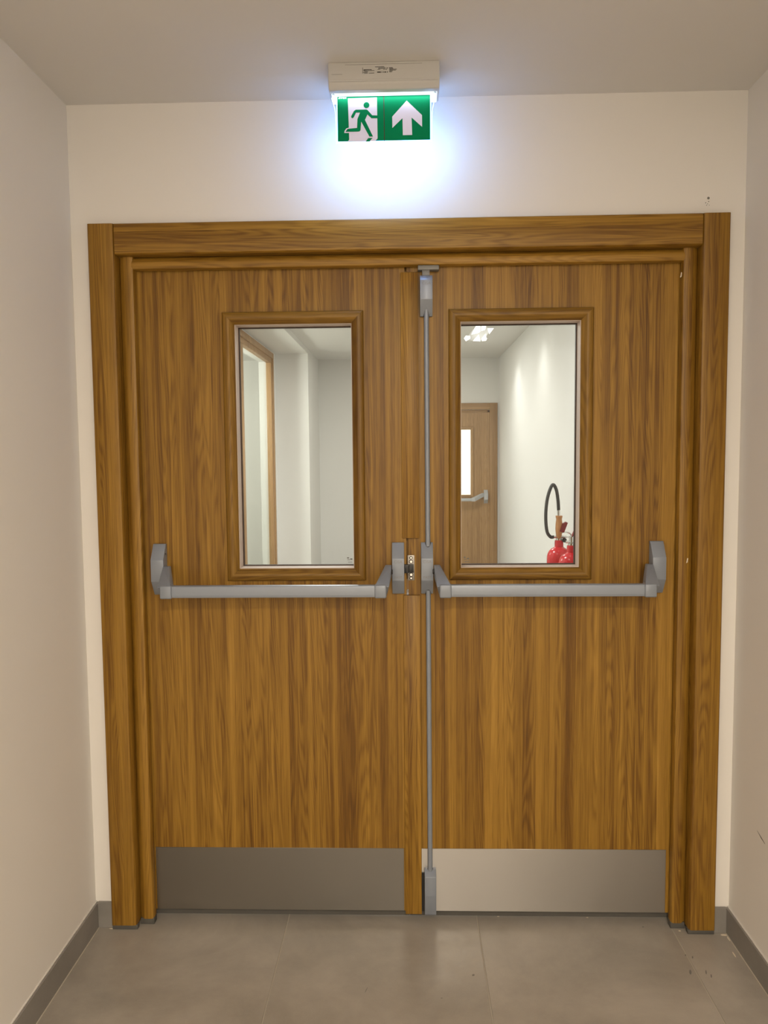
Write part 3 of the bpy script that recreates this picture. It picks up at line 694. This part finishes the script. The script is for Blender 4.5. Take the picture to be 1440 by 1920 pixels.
for i, (x, y) in enumerate(((-.55, 2.4), (-.1, .9), (0.0, 4.6))):  # fittings added to carry the far fill lights
    t_ = empty('downlight', (x, y, H), ('added ceiling fill light over the wood framed screen beyond the doors', 'added ceiling fill light just behind the double doors', 'added ceiling fill light in mid corridor near the distant door')[i], 'lamp')
    bm = bmesh.new(); lathe(bm, x, y, [(.102, H - .001), (.120, H - .001), (.120, H - .006), (.112, H - .010), (.102, H - .004)], 32); link('trim_ring', bm, M_HOUSING, t_, True)
    bm = bmesh.new(); cyl(bm, (x, y, H - .004), (x, y, H - .001), .101, seg=32); link('lens', bm, M_LENS, t_, True)

# faceted ceiling lamp: glowing shards on a pale body
LYM = 3.70
def lp(u, v):       # corner of a facet, from the sketch of the lamp front (0..1 each way)
    x = .432 + (u / 1440.) * .432 ; z = 2.665 - (v / 1296.) * .378; return x, z
lamp = empty('ceiling_lamp', (.57, LYM, H), 'faceted ceiling lamp of glowing white triangles high in the right glass', 'lamp')
FAC = [[(255, 585), (410, 275), (490, 265), (492, 515), (440, 555)], [(520, 290), (650, 265), (652, 310), (615, 480), (502, 515)],
       [(665, 430), (835, 440), (710, 600)], [(285, 765), (455, 575), (505, 765)], [(520, 765), (522, 690), (622, 565), (655, 720), (632, 765)],
       [(50, 700), (110, 620), (230, 625), (240, 690), (110, 780)]]
for i, f_ in enumerate(FAC):
    bm = bmesh.new(); poly = [lp(*p) for p in f_]
    mx_ = sum(p[0] for p in poly) / len(poly); mz_ = sum(p[1] for p in poly) / len(poly)
    poly = [(mx_ + (p[0] - mx_) * .92, mz_ + (p[1] - mz_) * .92) for p in poly]
    yy = LYM - .03 - .012 * (i % 3)
    va = [bm.verts.new((p[0], yy + (p[0] - mx_) * .4 * (1 if i % 2 else -1), p[1])) for p in poly]
    vb = [bm.verts.new((v.co.x, v.co.y + .004, v.co.z)) for v in va]
    n = len(poly); bm.faces.new(va[::-1]); bm.faces.new(vb)
    for j in range(n): bm.faces.new((va[j], va[(j + 1) % n], vb[(j + 1) % n], vb[j]))
    link('glowing_facet', bm, M_LAMP, lamp)
bm = bmesh.new(); hull(bm, [(x, LYM + d, z) for (x, z) in [lp(110, 690), lp(400, 330), lp(650, 330), lp(740, 480), lp(600, 700), lp(300, 720)] for d in (.02, .07)])
link('lamp_body', bm, M_FWALL, lamp)
bm = bmesh.new(); cyl(bm, (.575, LYM + .045, H), (.575, LYM + .045, 2.55), .02, seg=16); link('lamp_stem', bm, M_FWALL, lamp, True)

# ---------------------------------------------------------------- fire extinguishers
def extinguisher(name, x, y, zs, r, label, hose=True):
    """zs: height of the shoulder top where the neck starts"""
    t_ = empty(name, (x, y, zs - .50), label, 'fire extinguisher')
    bm = bmesh.new()
    lathe(bm, x, y, [(0, zs - .50), (r - .01, zs - .50), (r, zs - .485), (r, zs - .070), (r * .985, zs - .055), (r * .93, zs - .038), (r * .82, zs - .020), (r * .64, zs - .007), (r * .46, zs), (r * .36, zs + .006), (0, zs + .006)], 36)
    cy_ = link('cylinder', bm, M_RED, t_, True)
    bm = bmesh.new(); lathe(bm, x, y, [(0, zs), (r * .37, zs), (r * .36, zs + .040), (r * .33, zs + .048), (0, zs + .048)], 24); link('neck', bm, M_RED, t_, True)
    z = zs + .048
    bm = bmesh.new(); lathe(bm, x, y, [(0, z), (.021, z), (.021, z + .012), (.015, z + .016), (.015, z + .050), (.010, z + .055), (0, z + .055)], 20)
    cyl(bm, (x + .045, y - .004, z + .020), (x - .034, y - .004, z + .020), .008, seg=14); link('valve', bm, M_CHROME, t_, True)
    bm = bmesh.new(); hull(bm, [(x + dx, y + dy, z + dz) for (dx, dz) in ((-.004, .058), (.024, .050), (.047, .112), (.036, .118), (.016, .106)) for dy in (-.038, -.010)]); link('lever', bm, M_DRED, t_)
    bm = bmesh.new(); tube(bm, [(x + .004, y, z + .045), (x + .04, y, z + .050), (x + .070, y, z + .040), (x + .082, y, z + .008)], .0045, 8); tube(bm, [(x + .01, y, z + .026), (x + .045, y, z + .020), (x + .075, y, z + .018)], .0045, 8); link('carry_handle', bm, M_CHROME, t_, True)
    bm = bmesh.new(); cyl(bm, (x + .028, y - .02, z + .002), (x + .028, y - .034, z + .002), .014, seg=18); link('pressure_gauge', bm, M_BLACK, t_, True)
    if hose:
        bm = bmesh.new()
        tube(bm, [(x - .034, y - .004, z + .020), (x - .055, y - .006, z + .022), (x - .078, y - .008, z + .060), (x - .086, y - .01, z + .160), (x - .075, y - .01, z + .270), (x - .046, y - .01, z + .348),
                  (x - .022, y - .01, z + .320), (x - .010, y - .01, z + .250), (x - .006, y - .01, z + .190)], .0105, 12, 8)
        h_ = link('hose', bm, M_HOSE, t_, True)
        bm = bmesh.new(); cyl(bm, (x - .006, y - .01, z + .190), (x - .004, y - .01, z + .150), .009, seg=16); link('hose_ferrule', bm, M_CHROME, t_, True)
        bm = bmesh.new(); lathe(bm, x - .003, y - .01, [(0, z + .155), (.0215, z + .155), (.0205, z + .143), (.0175, z + .134), (.0215, z + .100), (.0225, z + .070), (.018, z + .030), (.012, z + .015), (0, z + .012)], 24); link('nozzle_grip', bm, M_TAN, t_, True)
    B('wall_bracket', M_STEELP, t_, x + r * .7, FXR, y - .015, y + .015, zs - .12, zs - .10)
    return t_
extinguisher('fire_extinguisher', .958, 2.44, .975, .0750, 'red fire extinguisher with looped black hose and tan grip, behind the other')
e2 = extinguisher('fire_extinguisher', 0.963, 2.09, .983, .0750, 'front red fire extinguisher with white label at the edge of the right glass', hose=False)
for (dx, dz, w_, h_) in ((-.030, -.064, .010, .008), (-.020, -.078, .036, .009), (-.014, -.090, .030, .004)):
    bm = bmesh.new()
    x, y, r = .963, 2.09, .0754
    a0 = math.asin(max(-.99, (dx - w_ / 2 + .026) / r)); a1 = math.asin((dx + w_ / 2 + .026) / r)
    for k_ in range(5):
        pass
    pts_a = [(x + r * math.sin(a0 + (a1 - a0) * k_ / 5), y - r * math.cos(a0 + (a1 - a0) * k_ / 5)) for k_ in range(6)]
    lo = [bm.verts.new((p[0], p[1], .983 + dz - h_ / 2)) for p in pts_a]; hi = [bm.verts.new((p[0], p[1], .983 + dz + h_ / 2)) for p in pts_a]
    for k_ in range(5): bm.faces.new((lo[k_], lo[k_ + 1], hi[k_ + 1], hi[k_]))
    link('label_print', bm, M_WHITEINK, e2, True)
